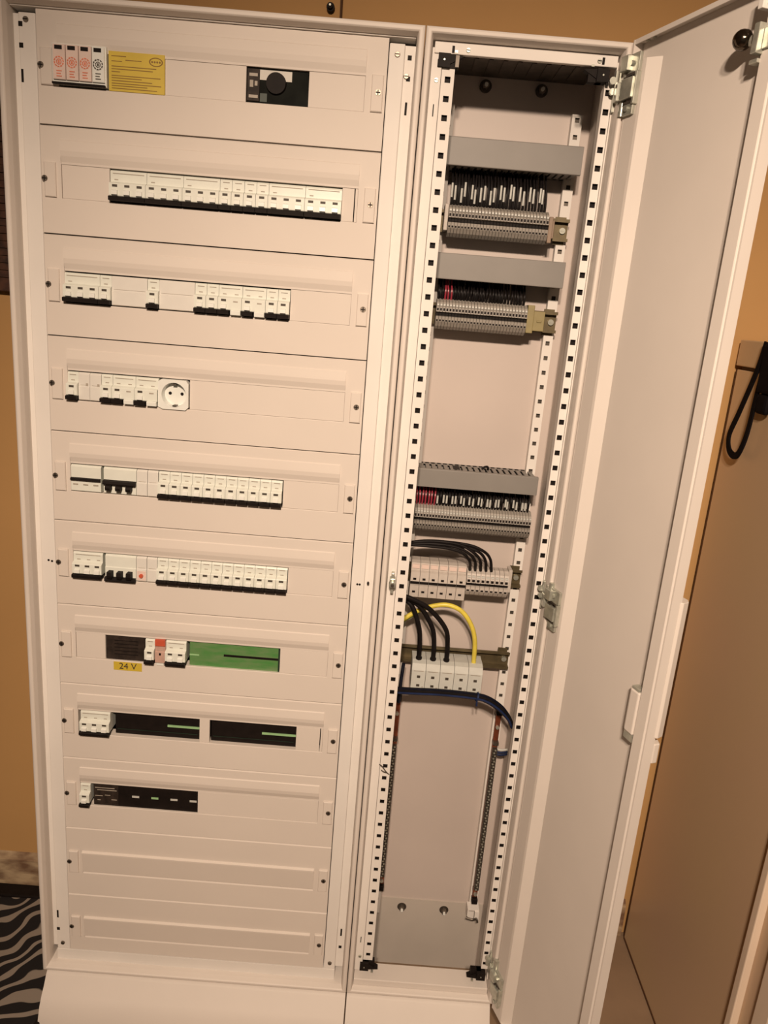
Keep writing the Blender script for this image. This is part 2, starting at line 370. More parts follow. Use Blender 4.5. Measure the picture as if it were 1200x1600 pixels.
# ---- cover panels
OX0, OX1 = .030, .4695
O0, O1 = .052, .099
def cover_mesh(h, blind):
    """front cover, local: x 0..W, z down from 0; opening cut through unless blind"""
    b = B(); W = .4992; x0 = .0006
    t = .0009
    if not blind:
        sec = [(0, t + .0), (0.0, .020), (-.0040, .030), (-.0046, .034), (-.0030, .041), (.0020, .049), (.0020, O0)]
    rows = []
    def strip(xa, xb, pts):   # pts (y, offset)
        vs = []
        for y, o_ in pts: vs += [(xa, y, -o_), (xb, y, -o_)]
        b.quadmesh(vs, [(2 * i, 2 * i + 1, 2 * i + 3, 2 * i + 2) for i in range(len(pts) - 1)])
    if blind:
        mid = [(.0018, t), (0, t + .0016), (0, .050), (-.0042, .0525), (-.0042, .055), (.0002, .097), (.0014, .0985), (0, .101), (0, h - t)]
    else:
        mid_top = [(.0018, t), (0, t + .0016), (0, .0185), (-.0014, .0200), (-.0026, .030), (-.0030, .034), (-.0020, .041), (.0008, .049), (.0008, O0), (.022, O0)]
        mid_bot = [(.022, O1), (0.0005, O1), (0, O1 + .001), (0, h - t)]
    # side strips
    for xa, xb in ((x0, OX0), (OX1, W)): strip(xa, xb, [(.02, t), (.0018, t), (.0, t + .0016), (0, .020), (0, O0), (0, O1), (0, h - t), (.02, h - t)])
    if blind:
        strip(OX0, OX1, [(.02, t)] + mid + [(.02, h - t)])
        for X in (OX0, OX1): b.quadmesh([(X, y, -o_) for y, o_ in mid], [tuple(range(len(mid)))])
    else:
        strip(OX0, OX1, [(.02, t)] + mid_top); strip(OX0, OX1, mid_bot + [(.02, h - t)])
        for X in (OX0, OX1):
            b.quadmesh([(X, y, -o_) for y, o_ in [(0, .0185), (-.0014, .0200), (-.0026, .030), (-.0030, .034), (-.0020, .041), (.0008, .049), (0, .0515)]], [(0, 1, 2, 3, 4, 5, 6)])
            b.quadmesh([(X, 0, -O0), (X, .022, -O0), (X, .022, -O1), (X, 0, -O1)], [(0, 1, 2, 3)])
    for X in (x0, W): b.quadmesh([(X, 0, -t), (X, .02, -t), (X, .02, -h + t), (X, 0, -h + t)], [(0, 1, 2, 3)])
    return b
me_cover = cover_mesh(.150, False).mesh('cover', M['plastic']); me_blind = cover_mesh(.150, True).mesh('cover', M['plastic']); me_last = cover_mesh(.132, True).mesh('cover', M['plastic'])
def latch_mesh():
    b = B(); b.box(-.0085, .0085, -.0035, .002, -.024, .024, 0, .0012)
    return b
me_latch = latch_mesh().mesh('latch', M['plastic'])
bs = B(); bs.cyl((0, 0, 0), (0, -.0012, 0), .0046, 14, 0, .0042).box(-.0034, .0034, -.0018, -.0010, -.0007, .0007, 1).box(-.0007, .0007, -.0018, -.0010, -.0034, .0034, 1)
me_lscrew = bs.mesh('latch_screw', [M['screw'], M['black']])
GAPS = {0: [(.183, .299), (.389, .4692)], 1: [(.0305, .101), (.4462, .4640), (.4655, .4692)], 2: [(.3765, .4692)], 3: [(.2235, .4692)],
        4: [(.3785, .4692)], 5: [(.3930, .4692)], 6: [(.0305, .081), (.386, .4692)], 7: [(.2475, .2655), (.4215, .4640), (.4655, .4692)], 8: [(.2465, .4692)]}
ROWS = ['top', 'second', 'third', 'fourth', 'fifth', 'sixth', 'seventh', 'eighth', 'ninth', 'tenth', 'eleventh']
for r in range(11):
    z = 1.65 - .15 * r; base = root_loc(left)
    cv = put('cover_panel', me_cover if r < 9 else (me_blind if r == 9 else me_last), left, (0 - base[0], 0 - base[1], z - base[2]))
    for x in (.0140, .4872):
        l = put('latch', me_latch, cv, (x, -.0002, -.0745)); l.data = me_latch
        s_ = put('latch_screw', me_lscrew, cv, (x + (.0015 if x > .1 else -.0075), -.0035, -.0745 + .001))
    for (a, c_) in GAPS.get(r, []):
        B().box(a, c_, .0012, .006, z - O1 + .0003, z - O0 - .0005, 0, .0003).build('blanking_strip', M['plastic'], cv)

# ---- devices in the rows (each a thing)
def body_mesh(w, kind='breaker'):
    b = B(); g = .00025
    if kind == 'breaker':
        pts = [(.05, -.0540), (.0035, -.0540), (.0020, -.0550), (.0010, -.0570), (.0010, -.0700), (-.0060, -.0725), (-.0066, -.0735), (-.0066, -.0895), (-.0055, -.0905), (.05, -.0905)]
    else:
        pts = [(.05, -.0540), (.0030, -.0540), (.0020, -.0550), (.0, -.0570), (.0, -.0755), (-.0012, -.0765), (-.0012, -.0965), (.0, -.0975), (.05, -.0975)]
    b.prof(pts, g, w - g)
    return b
_bm = {}
def get_body(w, kind, m):
    k = (round(w, 5), kind, m)
    if k not in _bm: _bm[k] = body_mesh(w, kind).mesh('body', M[m])
    return _bm[k]
PW = .0182
bt = B(); bt.prof([(-.0066, -.0815), (-.0098, -.0830), (-.0102, -.0885), (-.0066, -.0900)], .0048, .0134); me_toggle = bt.mesh('toggle', M['toggle'])
bt = B(); bt.box(.0052, .0128, -.00695, -.0062, -.0778, -.0745); me_ind = bt.mesh('indicator', M['mark'])
bt = B(); bt.box(.0062, .0118, .00065, .0015, -.0676, -.0662); me_rate = bt.mesh('rating_mark', M['greymark'])
bt = B(); bt.box(.0030, .0150, -.0006 + .002, .004, -.0560, -.0552); me_slotl = bt.mesh('label_slot', M['greymark'])
def bar_mesh(w): b = B(); b.prof([(.002, -.0905), (-.0100, -.0908), (-.0112, -.0920), (-.0108, -.0968), (.002, -.0975)], .0004, w - .0004); return b.mesh('toggle_bar', M['black'])
def breaker(x, r, n, label, name='circuit_breaker', group=None, pitch=PW, marks=None, second_white=False, cat='circuit breaker'):
    z = 1.65 - .15 * r; w = n * pitch
    t = thing(name, label, cat, (x, 0, z), group)
    put('body', get_body(w, 'breaker', 'breaker'), t)
    for k in range(n):
        white = second_white and k == n - 1
        if not white:
            g = put('toggle', me_toggle, t, (k * pitch, 0, 0)); put('indicator', me_ind, g)
        else:
            b = B(); b.prof([(.002, -.0900), (-.0085, -.0900), (-.0100, -.0915), (-.0095, -.0970), (.002, -.0985)], .002, pitch - .001); put('white_lever', b.mesh('white_lever', M['toggle']), t, (k * pitch, 0, 0))
            b = B(); b.box(.0055, .0125, -.00695, -.0062, -.0785, -.0765); put('test_mark', b.mesh('test_mark', M['greymark']), t, (k * pitch, 0, 0))
        if marks is None or k in marks: put('rating_mark', me_rate, t, (k * pitch, 0, 0))
    put('toggle_bar', bar_mesh((n - 1) * pitch if second_white else w), t)
    b = B(); b.box(.004, w - .004, .0004, .0012, -.0590, -.0580); put('label_edge_shade', b.mesh('label_edge_shade', M['greymark']), t)  # grey strip paints the thin shadow line near the top
    if n > 1:
        b = B(); b.box(.3 * pitch, w - .3 * pitch, .0006, .0011, -.0715, -.0709); put('print_line', b.mesh('print_line', M['greymark']), t)
    return t
def blank_mod(x, r, w, label, name='blank_module', dot=False, lines=1, mat_='module', cat='module'):
    z = 1.65 - .15 * r
    t = thing(name, label, cat, (x, 0, z)); put('body', get_body(w, 'blank', mat_), t)
    b = B(); b.box(.003, w - .003, .0007, .0014, -.0600, -.0592).box(.003, w - .003, -.00035, .0005, -.0738, -.0733); put('print_line', b.mesh('print_line', M['greymark']), t)
    if dot:
        b = B(); b.box(w - .0065, w - .003, -.0007, .0003, -.0745, -.0705); put('status_window', b.mesh('status_window', M['greymark']), t)
    b = B(); b.box(.002, w - .002, -.0016, -.0008, -.0972, -.0962); put('lower_lip', b.mesh('lower_lip', M['greymark']), t)
    return t

# row 2 (index 1)
x = .102; p = .01811
for i, (n, lab) in enumerate([(3, 'three-pole white breaker at the left end of the second row'), (3, 'second three-pole white breaker from the left in the second row'), (3, 'third three-pole white breaker from the left in the second row'),
        (1, 'first of four single-pole breakers in the middle of the second row'), (1, 'second of four single-pole breakers in the middle of the second row'), (1, 'third of four single-pole breakers in the middle of the second row'), (1, 'last of four single-pole breakers in the middle of the second row'),
        (3, 'three-pole white breaker just right of the single poles in the second row'), (3, 'three-pole white breaker at the right end of the second row')]):
    breaker(x, 1, n, lab, group='breakers in the second row', pitch=p, marks=(0,)); x += n * p
# row 3 (index 2)
p = .01826; x = .029
g = 'breakers in the third row'
breaker(x, 2, 3, 'three-pole breaker at the left end of the third row', pitch=p, marks=(0,), group=g); x += 3 * p
breaker(x, 2, 1, 'single-pole breaker beside the three-pole one in the third row', pitch=p, group=g); x += p
blank_mod(x, 2, 3 * p, 'wide plain white module right of the first breakers in the third row'); x += 3 * p
breaker(x, 2, 1, 'lone single-pole breaker between two plain white modules in the third row', pitch=p, group=g); x += p
blank_mod(x, 2, 3 * p, 'wide plain white module right of the lone breaker in the third row'); x += 3 * p
breaker(x, 2, 1, 'single-pole breaker right of the second plain module in the third row', pitch=p, group=g); x += p
breaker(x, 2, 1, 'single-pole breaker left of the white-levered ones in the third row', pitch=p, group=g); x += p
breaker(x, 2, 2, 'left one of two breakers with a white lever in the third row', pitch=p, second_white=True, name='residual_current_breaker', group=g); x += 2 * p
breaker(x, 2, 2, 'right one of two breakers with a white lever in the third row', pitch=p, second_white=True, name='residual_current_breaker', group=g); x += 2 * p
breaker(x, 2, 1, 'last but one breaker at the right end of the third row', pitch=p, group=g); x += p
breaker(x, 2, 1, 'rightmost single-pole breaker of the third row', pitch=p, group=g); x += p
# row 4 (index 3)
p = .0181; x = .029; g = 'breakers in the fourth row'
breaker(x, 3, 1, 'single-pole breaker at the left end of the fourth row', pitch=p, group=g); x += p
blank_mod(x, 3, p, 'left one of two narrow white relays in the fourth row', name='relay_module', dot=True, cat='relay'); x += p
blank_mod(x, 3, p, 'right one of two narrow white relays in the fourth row', name='relay_module', dot=True, cat='relay'); x += p
breaker(x, 3, 1, 'single-pole breaker just right of the relays in the fourth row', pitch=p, group=g); x += p
breaker(x, 3, 2, 'left one of two white-levered breakers in the fourth row', pitch=p, second_white=True, name='residual_current_breaker', group=g); x += 2 * p
breaker(x, 3, 2, 'white-levered breaker beside the socket in the fourth row', pitch=p, second_white=True, name='residual_current_breaker', group=g); x += 2 * p
# socket
z = 1.65 - .45; sx0 = x + .0005; sx1 = .2222; cxs = (sx0 + sx1) / 2 + .001; czs = z - .0775
t = thing('socket_outlet', 'round white mains socket at the end of the fourth row devices', 'socket', (cxs, 0, z - .099))
b = B(); n = 28; Rr = .0195
# face plate with round well
vs = []; fs = []
zA, zBt = z - .0535, z - .1005; yy = -.004
outer = []
for k in range(n):
    a = 2 * math.pi * k / n; dx, dz = math.cos(a), math.sin(a)
    s_ = min((sx1 - cxs if dx > 0 else cxs - sx0) / max(abs(dx), 1e-6), (zA - czs if dz > 0 else czs - zBt) / max(abs(dz), 1e-6))
    outer.append((cxs + dx * s_, yy, czs + dz * s_)); 
ring = [(cxs + Rr * math.cos(2 * math.pi * k / n), yy, czs + Rr * math.sin(2 * math.pi * k / n)) for k in range(n)]
ring2 = [(cxs + Rr * .93 * math.cos(2 * math.pi * k / n), yy + .014, czs + Rr * .93 * math.sin(2 * math.pi * k / n)) for k in range(n)]
back = [(px_, .03, pz_) for px_, _, pz_ in outer]
vs = outer + ring + ring2 + back
for k in range(n):
    j = (k + 1) % n; fs += [(k, j, n + j, n + k), (n + k, n + j, 2 * n + j, 2 * n + k), (k, 3 * n + k, 3 * n + j, j)]
fs.append(tuple(range(2 * n, 3 * n)))
b.quadmesh(vs, fs); b.build('face_plate', M['toggle'], t)
b = B()
for dx in (-.0095, .0095): b.cyl((cxs + dx, .0105, czs + .001), (cxs + dx, .0094, czs + .001), .0026, 10)
b.build('pin_hole', M['black'], t)
b = B().box(cxs - .003, cxs + .003, -.001, .011, czs - .0185, czs - .0165).box(cxs - .003, cxs + .003, -.001, .011, czs + .0155, czs + .0175); b.build('earth_contact', M['darksteel'], t)

def handle_switch(x, r, w, label, mode):
    z = 1.65 - .15 * r
    t = thing('main_switch', label, 'switch', (x, 0, z))
    put('body', get_body(w, 'blank', 'breaker'), t)
    b = B()
    if mode == 'flat':   # one black bar across the middle
        b.prof([(.0, -.0748), (-.0050, -.0752), (-.0056, -.0790), (.0, -.0805)], .0005, w - .0005)
        put('toggle_bar', b.mesh('toggle_bar', M['black']), t)
        b = B()
        for k in range(3): b.box(.004 + k * w / 3, .012 + k * w / 3, -.0024, -.001, -.0868, -.0850)
        put('position_mark', b.mesh('position_mark', M['greymark']), t)
    else:
        d = 1 if mode == 'down' else -1
        zb = -.0785 if mode == 'down' else -.0965
        b.prof([(.0, zb + .004), (-.0075, zb + .003), (-.0085, zb - .001), (-.008, zb - .003), (.0, zb - .004)], .0005, w - .0005)
        put('toggle_bar', b.mesh('toggle_bar', M['black']), t)
        for k in range(3):
            b = B(); xx = .0065 + k * (w - .004) / 3
            z1, z2 = (zb - .0025, zb - .0115) if mode == 'down' else (zb + .0025, zb + .0150)
            b.prof([(-.001, z1), (-.0125, z1 - .001 * d), (-.0140, (z1 + z2) / 2), (-.0130, z2), (-.001, z2)], xx, xx + .0078)
            put('handle', b.mesh('handle', M['black']), t)
    b = B(); b.box(.004, w - .004, .0006, .0013, -.0600, -.0592); put('label_edge_shade', b.mesh('label_edge_shade', M['greymark']), t)  # thin shadow line drawn as a grey strip
    return t
# rows 5, 6
handle_switch(.0305, 4, .0495, 'white three-pole switch with flat black bar at the left of the fifth row', 'flat')
handle_switch(.0840, 4, .0540, 'white switch with three black handles pointing down in the fifth row', 'down')
blank_mod(.1383, 4, .0175, 'narrow plain white module beside the black handles in the fifth row')
blank_mod(.1561, 4, .0175, 'plain white module left of the long breaker line in the fifth row')
p = .01845; x = .1742
for k in range(11):
    breaker(x, 4, 1, '%s single-pole breaker from the left in the fifth row line' % ORD[k], pitch=p, group='breakers in the fifth row'); x += p
breaker(.0300, 5, 3, 'three-pole breaker with black bar at the left of the sixth row', pitch=.0166, group='breakers in the sixth row')
handle_switch(.0840, 5, .0525, 'white switch with three black handles pointing up in the sixth row', 'up')
t = blank_mod(.1368, 5, .0175, 'narrow module with a red button on pink in the sixth row', name='button_module', mat_='module')
b = B(); b.box(.0015, .0160, -.0020, -.0008, -.0950, -.0790); put('pink_field', b.mesh('pink_field', M['pink']), t)
b = B(); b.cyl((.0087, -.0015, -.0868), (.0087, -.0050, -.0868), .0034, 12); put('button', b.mesh('button', M['redmod']), t)
blank_mod(.1546, 5, .0172, 'plain white module between the red button and the breaker line in the sixth row')
p = .01835; x = .1720
for k in range(12):
    breaker(x, 5, 1, '%s single-pole breaker from the left in the sixth row line' % ORD[k], pitch=p, group='breakers in the sixth row'); x += p
# row 7 (index 6)
z = 1.65 - .9
def boxdev(name, label, cat, x0, x1, r, m, yy=.008):
    z = 1.65 - .15 * r
    t = thing(name, label, cat, ((x0 + x1) / 2, yy, z - .1))
    B().box(x0, x1, yy, .085, z - O1 - .012, z - O0 + .012, 0, .001).build('housing', M[m], t)  # dark housings also stand in for the shade inside the openings
    return t
t = boxdev('power_supply', 'dark power supply behind the first opening of the seventh row', 'power supply', .0815, .1505, 6, 'darkdev', .004)
b = B()
for k in range(5): b.box(.096, .137, .0034, .0045, z - .062 - k * .0065, z - .0630 - k * .0065)
b.build('vent_rib', M['black'], t)
breaker(.1510, 6, 1, 'single-pole breaker beside the dark power supply in the seventh row', pitch=.0168, group='breakers in the seventh row')
t = blank_mod(.1681, 6, .0185, 'narrow salmon module with a red top in the seventh row', name='fuse_module', mat_='salmon')
b = B(); b.box(.0006, .0180, -.0030, .002, -.0640, -.0525); put('red_cap', b.mesh('red_cap', M['redmod']), t)
b = B(); b.box(.0075, .0105, -.0030, -.001, -.0815, -.0780); put('lamp', b.mesh('lamp', M['black']), t)
b = B(); b.box(.003, .0150, -.0018, -.001, -.1010, -.0975); put('foot', b.mesh('foot', M['toggle']), t)
breaker(.1869, 6, 2, 'two-pole breaker left of the green device in the seventh row', pitch=.0178, group='breakers in the seventh row')
t = boxdev('bus_controller', 'long green device with a black slot in the seventh row', 'controller', .2270, .3850, 6, 'green', .005)
b = B(); b.box(.2870, .3832, .0044, .0056, z - .0778, z - .0738); b.build('slot', M['black'], t)
B().box(.3826, .3850, .0040, .0060, z - O1 - .001, z - O0 + .001).build('end_edge', M['darkgreen'], t)
B().box(.2275, .2440, .0042, .0052, z - .0800, z - .0775).build('print', M['palegreen'], t)
# 24 V label
t = thing('voltage_label', 'small yellow label reading 24 V below the dark power supply', 'label', (.1195, 0, z - .117))
B().box(.0955, .1450, -.0007, -.0001, z - .1170, z - .1012).build('sticker', M['yellow'], t)
def text_mesh(s_, size, m, ext=.0002):
    cu = bpy.data.curves.new('lettering', 'FONT'); cu.body = s_; cu.size = size; cu.extrude = ext; cu.align_x = 'CENTER'; cu.align_y = 'CENTER'
    ob = bpy.data.objects.new('lettering', cu); C.objects.link(ob); dg = bpy.context.evaluated_depsgraph_get()
    me = bpy.data.meshes.new_from_object(ob.evaluated_get(dg)); bpy.data.objects.remove(ob, do_unlink=True); bpy.data.curves.remove(cu)
    me.materials.clear(); me.materials.append(m); me.transform(Matrix.Rotation(math.pi / 2, 4, 'X')); return me
put('lettering', text_mesh('24 V', .0165, M['mark'], .0003), t, (.1205 - .1195, -.0010, z - .1090 - (z - .117)))
# row 8 (index 7)
z = 1.65 - 1.05
breaker(.0340, 7, 3, 'three-pole breaker at the left end of the eighth row', pitch=.0178, group='breakers in the eighth row')
for i, (a, c_, g0, lab) in enumerate(((.0930, .2468, .1880, 'left one of two black devices with a pale green bar in the eighth row'), (.2662, .4208, .3590, 'right one of two black devices with a pale green bar in the eighth row'))):
    t = boxdev('dimmer_module', lab, 'dimmer', a, c_, 7, 'black', .010)
    B().box(g0, c_ - .0004, .0080, .0102, z - .0776, z - .0740).build('green_bar', M['palegreen'], t)
    B().box(a + .004, c_ - .004, .0092, .0102, z - .0900, z - .0893).build('seam', M['darkgreen'], t)
# row 9 (index 8)
z = 1.65 - 1.2
breaker(.0300, 8, 1, 'single-pole breaker at the left end of the ninth row', pitch=.0185, group='breakers in the ninth row')
t = boxdev('switching_actuator', 'long black device with four pale marks in the ninth row', 'actuator', .0525, .2462, 8, 'black', .004)
B().box(.0535, .0990, .0030, .0042, z - .0970, z - .0540).build('printed_face', M['darkdev'], t)
b = B()
for k, (a, c_, oo) in enumerate([(.056, .092, .0610), (.056, .070, .0780), (.074, .084, .0760), (.060, .096, .0655), (.086, .096, .0850), (.060, .066, .0870)]): b.box(a, c_, .0026, .0032, z - oo, z - oo - .0013)
b.build('print', M['greymark'], t)
for k, xx in enumerate((.1308, .1664, .2019, .2375)): B().box(xx - .0065, xx + .0065, .0030, .0042, z - .0778, z - .0742).build('indicator_window', M['palegreen'] if k == 1 else M['sleeve'], t)
# row 1 (index 0): surge arresters, yellow sticker, display
z = 1.65
t = thing('surge_arrester', 'four-module surge arrester with three red faces and one black in the top row', 'surge arrester', (.062, 0, z - .097))
B().box(.0235, .1010, -.0050, .03, z - .0965, z - .0445, 0, .0008).build('base', M['toggle'], t)
B().box(.0240, .1000, -.0095, -.005, z - .0975, z - .0945).build('lower_bar', M['black'], t, bevel=.0008)
for k in range(4):
    xa = .0262 + k * .0185; red = k < 3; mm = M['red'] if red else M['mark']
    pl = B().box(xa, xa + .0175, -.0085, -.005, z - .0915, z - .0465, 0, .0006).build('plug_module', M['pink'] if red else M['toggle'], t)
    B().box(xa + .003, xa + .0135, -.0093, -.0084, z - .0532, z - .0482).build('window', M['black'], pl)
    b = B()
    for j in range(10):
        a0 = 2 * math.pi * j / 10; a1 = a0 + .45; cx_, cz_ = xa + .0087, z - .0690
        for (ra, rb) in ((.0072, .0056), (.0040, .0026)):
            b.quadmesh([(cx_ + r_ * math.cos(a_), y_, cz_ + r_ * math.sin(a_)) for y_ in (-.0091, -.0084) for r_, a_ in ((ra, a0), (ra, a1), (rb, a1), (rb, a0))], [(0, 1, 2, 3), (0, 1, 5, 4), (2, 3, 7, 6), (1, 2, 6, 5), (0, 3, 7, 4)])
    b.box(cx_ - .0012, cx_ + .0012, -.0091, -.0084, cz_ - .0016, cz_ + .0016)
    b.build('emblem', mm, pl)
    b = B()
    for j in range(3): b.box(xa + .0050, xa + .0125 - (j % 2) * .0015, -.0091, -.0084, z - .0800 - j * .0034, z - .0812 - j * .0034)
    b.build('print', mm, pl)
t = thing('notice_sticker', 'yellow printed sticker beside the surge arrester in the top row', 'sticker', (.143, 0, z - .099))
B().box(.1030, .1828, -.0012, .0036, z - .0990, z - .0480).build('sheet', M['yellow'], t)
b = B()
for a, c_, oo in [(.107, .128, .0535), (.127, .150, .0580), (.107, .122, .0600), (.107, .171, .0665), (.107, .166, .0700), (.107, .119, .0735), (.107, .177, .0785), (.107, .150, .0815), (.107, .165, .0850), (.107, .178, .0885), (.107, .158, .0915), (.107, .172, .0948)]:
    b.box(a, c_, -.0015, -.0011, z - oo, z - oo - .0010)
b.build('text_line', M['brownink'], t)
b = B(); n = 24; cx_, cz_ = .1705, z - .0580
for k in range(n):
    a0 = 2 * math.pi * k / n; a1 = 2 * math.pi * (k + 1) / n
    b.quadmesh([(cx_ + .0100 * r_ * math.cos(a_), y_, cz_ + .0058 * r_ * math.sin(a_)) for y_ in (-.0015, -.0011) for r_, a_ in ((1, a0), (1, a1), (.82, a1), (.82, a0))], [(0, 1, 2, 3), (0, 1, 5, 4), (2, 3, 7, 6)])
for dx in (-.0055, -.0018, .0018, .0055): b.cyl((cx_ + dx, -.0011, cz_), (cx_ + dx, -.0015, cz_), .0014, 8)
b.build('emblem', M['brownink'], t)
t = thing('meter_module', 'dark device with a round dial and paper scale in the top row', 'meter', (.344, 0, z - .1))
B().box(.2992, .3885, .006, .085, z - O1 - .01, z - O0 + .01, 0, .001).build('housing', M['display'], t)
B().box(.3000, .3180, .0035, .0062, z - .0960, z - .0540).build('side_block', M['darkdev'], t, bevel=.0006)
b = B()
for (a, c_, u, v_) in ((.3030, .3150, .0600, .0640), (.3040, .3090, .0690, .0780), (.3110, .3150, .0700, .0760), (.3030, .3160, .0880, .0920)): b.box(a, c_, .0028, .0037, z - u, z - v_)
b.build('print', M['greymark'], t)
B().box(.3180, .3640, .0045, .0062, z - .0675, z - .0545).build('paper_scale', M['paper'], t)
b = B(); b.cyl((.3415, .0060, z - .0710), (.3415, .0010, z - .0710), .0150, 28, 0, .0140); b.build('dial', M['black'], t, smooth=True)
B().box(.3190, .3290, .0040, .0062, z - .0960, z - .0850).build('green_led_window', M['darkgreen'], t)

# ================================================================== right cabinet interior
def perforated(b, xc, w, y, z0, n, pitch, hs, dep, zt, zb, ys=None):
    """strip with square holes: centre xc, width w, holes n from z0 downward"""
    xl, xr = xc - w / 2, xc + w / 2; hl, hr = xc - hs / 2, xc + hs / 2
    zs = [zt]
    for i in range(n): zs += [z0 - i * pitch + hs / 2, z0 - i * pitch - hs / 2]
    zs.append(zb)
    for i in range(len(zs) - 1):
        a, c_ = zs[i], zs[i + 1]
        b.quadmesh([(xl, y, a), (hl, y, a), (hl, y, c_), (xl, y, c_)], [(0, 1, 2, 3)])
        b.quadmesh([(hr, y, a), (xr, y, a), (xr, y, c_), (hr, y, c_)], [(0, 1, 2, 3)])
        if i % 2 == 0: b.quadmesh([(hl, y, a), (hr, y, a), (hr, y, c_), (hl, y, c_)], [(0, 1, 2, 3)])
        else:
            q = .0018; V = [(x_, y_, z_) for y_ in (y, y + q) for x_, z_ in ((hl, a), (hr, a), (hr, c_), (hl, c_))]
            b.quadmesh(V, [(k, (k + 1) % 4, 4 + (k + 1) % 4, 4 + k) for k in range(4)])
    # folded sides
    for X in (xl, xr): b.quadmesh([(X, y, zt), (X, y + dep, zt), (X, y + dep, zb), (X, y, zb)], [(0, 1, 2, 3)])
    b.quadmesh([(xl, y, zt), (xr, y, zt), (xr, y + dep, zt), (xl, y + dep, zt)], [(0, 1, 2, 3)])
for xc, ww in ((.5862, .0185), (.8172, .0125)):
    b = B(); perforated(b, xc, ww, .0067, 1.603, 63, .025, .0082 if xc < .7 else .0082, .018, 1.618, .040)
    b.build('perforated_rail', M['frame'], right)
    B().box(xc - ww / 2 + .001, xc + ww / 2 - .001, .0125, .0240, .045, 1.612).build('rail_hole_shade', M['black'], right)  # black box behind the holes stands in for the shade inside the rail
# white strips between rail and rim
B().box(RX0 + .0111, .5762, .003, .012, .018, 1.642).build('side_rail', M['frame'], right, bevel=.0008)
B().box(.8238, RX1 - .0111, .003, .012, .018, 1.642).build('side_rail', M['frame'], right, bevel=.0008)
# rear rails
for xc in (.5985, .8038):
    b = B(); perforated(b, xc, .0165, .135, 1.5947, 62, .025, .0070, .0148, 1.603, .034)
    b.build('rear_rail', M['frame'], right)
    B().box(xc - .0065, xc + .0065, .140, .149, .036, 1.600).build('rail_hole_shade', M['darksteel'], right)  # dark box gives the rear holes their inner shade by colour
# top and bottom cross rails
B().box(.5640, .8235, .0, .008, 1.6342, 1.6495).build('top_cross_rail', M['frame'], right, bevel=.001)
b = B(); b.box(.5613, .8258, -.010, .030, -.0052, .0092).box(.5613, .8258, .028, .031, -.020, .0092); b.build('bottom_ledge', M['powder'], right, bevel=.0015)
b = B(); b.box(.575, .81, .05, .149, 1.6495, 1.6520)
for k in range(9): b.box(.605 + k * .0215, .611 + k * .0215, .06, .13, 1.6482, 1.6497)
b.build('top_vent_plate', [M['darksteel']], right)
b = B()
for x, z in ((.6115, 1.6402), (.7975, 1.6405), (.5700, 1.600), (.5700, 1.638), (.5700, .052)): screw(b, x, 0.0 if z > 1.639 else .003, z, .0034)
b.build('frame_screw', [M['steel'], M['black']], right)
b = B(); b.box(.5685, .5700, .0024, .004, 1.553, 1.569).box(.5685, .5700, .0024, .004, .085, .098)
for x, z in ((.5905, 1.640), (.8030, 1.641), (.5715, 1.6220), (.8125, 1.6150)): b.box(x - .0018, x + .0018, -.0006, .004, z - .0045, z + .0045)
b.build('frame_slots', M['black'], right)
# black corner brackets
for cx_, cz_, sx, sz in ((.5790, 1.6260, 1, 1), (.8050, 1.6230, -1, 1), (.5800, .0300, 1, -1), (.8110, .0280, -1, -1)):
    b = B(); s1 = .012
    b.box(cx_ - .0085, cx_ + .0085, -.002, .016, cz_ - .0085, cz_ + .0085)
    b.prof([(.004, cz_ - sz * .0085), (.016, cz_ - sz * .0085), (.016, cz_ + sz * .0065), (.004, cz_ + sz * .0065)], cx_, cx_ + sx * .020)
    b.quadmesh([(cx_ + sx * .0085, y_, cz_ + sz * .0085) for y_ in (.002, .014)] + [(cx_ + sx * .0270, y_, cz_ + sz * .0065) for y_ in (.002, .014)] + [(cx_ + sx * .0085, y_, cz_ - sz * .004) for y_ in (.002, .014)], [(0, 2, 4), (1, 5, 3), (0, 1, 3, 2), (2, 3, 5, 4), (4, 5, 1, 0)])
    o = b.build('corner_bracket', M['black'], right)
    b = B(); b.cyl((cx_, -.002, cz_), (cx_, -.0032, cz_), .0012, 8).box(cx_ + sx * .014, cx_ + sx * .018, -.001, .004, cz_ + sz * .010, cz_ + sz * .013); b.build('bracket_screw', M['steel'], o)
B().box(.595, .60, -.0005, .012, 1.618, 1.633).build('corner_gusset', M['darksteel'], right)
# four wall bolts
for x, z in ((.6535, 1.636), (.7436, 1.636), (.6545, .0430), (.7455, .0430)):
    b = B(); b.cyl((x, YB, z), (x, YB - .003, z), .0098, 18).build('washer', M['darksteel'], right, smooth=True)
    b = B(); b.cyl((x, YB - .003, z), (x, YB - .011, z), .0058, 6); o = b.build('wall_bolt', M['screw'], right)
    B().cyl((x, YB - .011, z), (x, YB - .015, z), .0030, 10).build('bolt_end', M['toggle'], o)

# plinths
PL = [(.002, -.0215), (-.0150, -.0220), (-.0205, -.0272), (-.0310, -.0424), (-.0428, -.0545), (-.0534, -.0700), (-.0620, -.0930), (-.0655, FZ + .001), (.14, FZ + .001), (.14, -.0028)]
for a, c_, lab in ((-.0400, .5480, 'white plinth with curved front under the wide left cabinet'), (.5507, .8330, 'white plinth with curved front under the narrow right cabinet')):
    t = thing('plinth', lab, 'plinth', ((a + c_) / 2, 0, FZ))
    B().prof(PL[:-2] + [(-.04, FZ + .001), (-.02, FZ + .02)], a, c_).build('curved_front', M['powder'], t, smooth=True)
    b = B(); b.box(a, a + .004, .003, .146, FZ + .001, -.0165).box(c_ - .004, c_, .003, .146, FZ + .001, -.0165).build('side_wall', M['powder'], t)

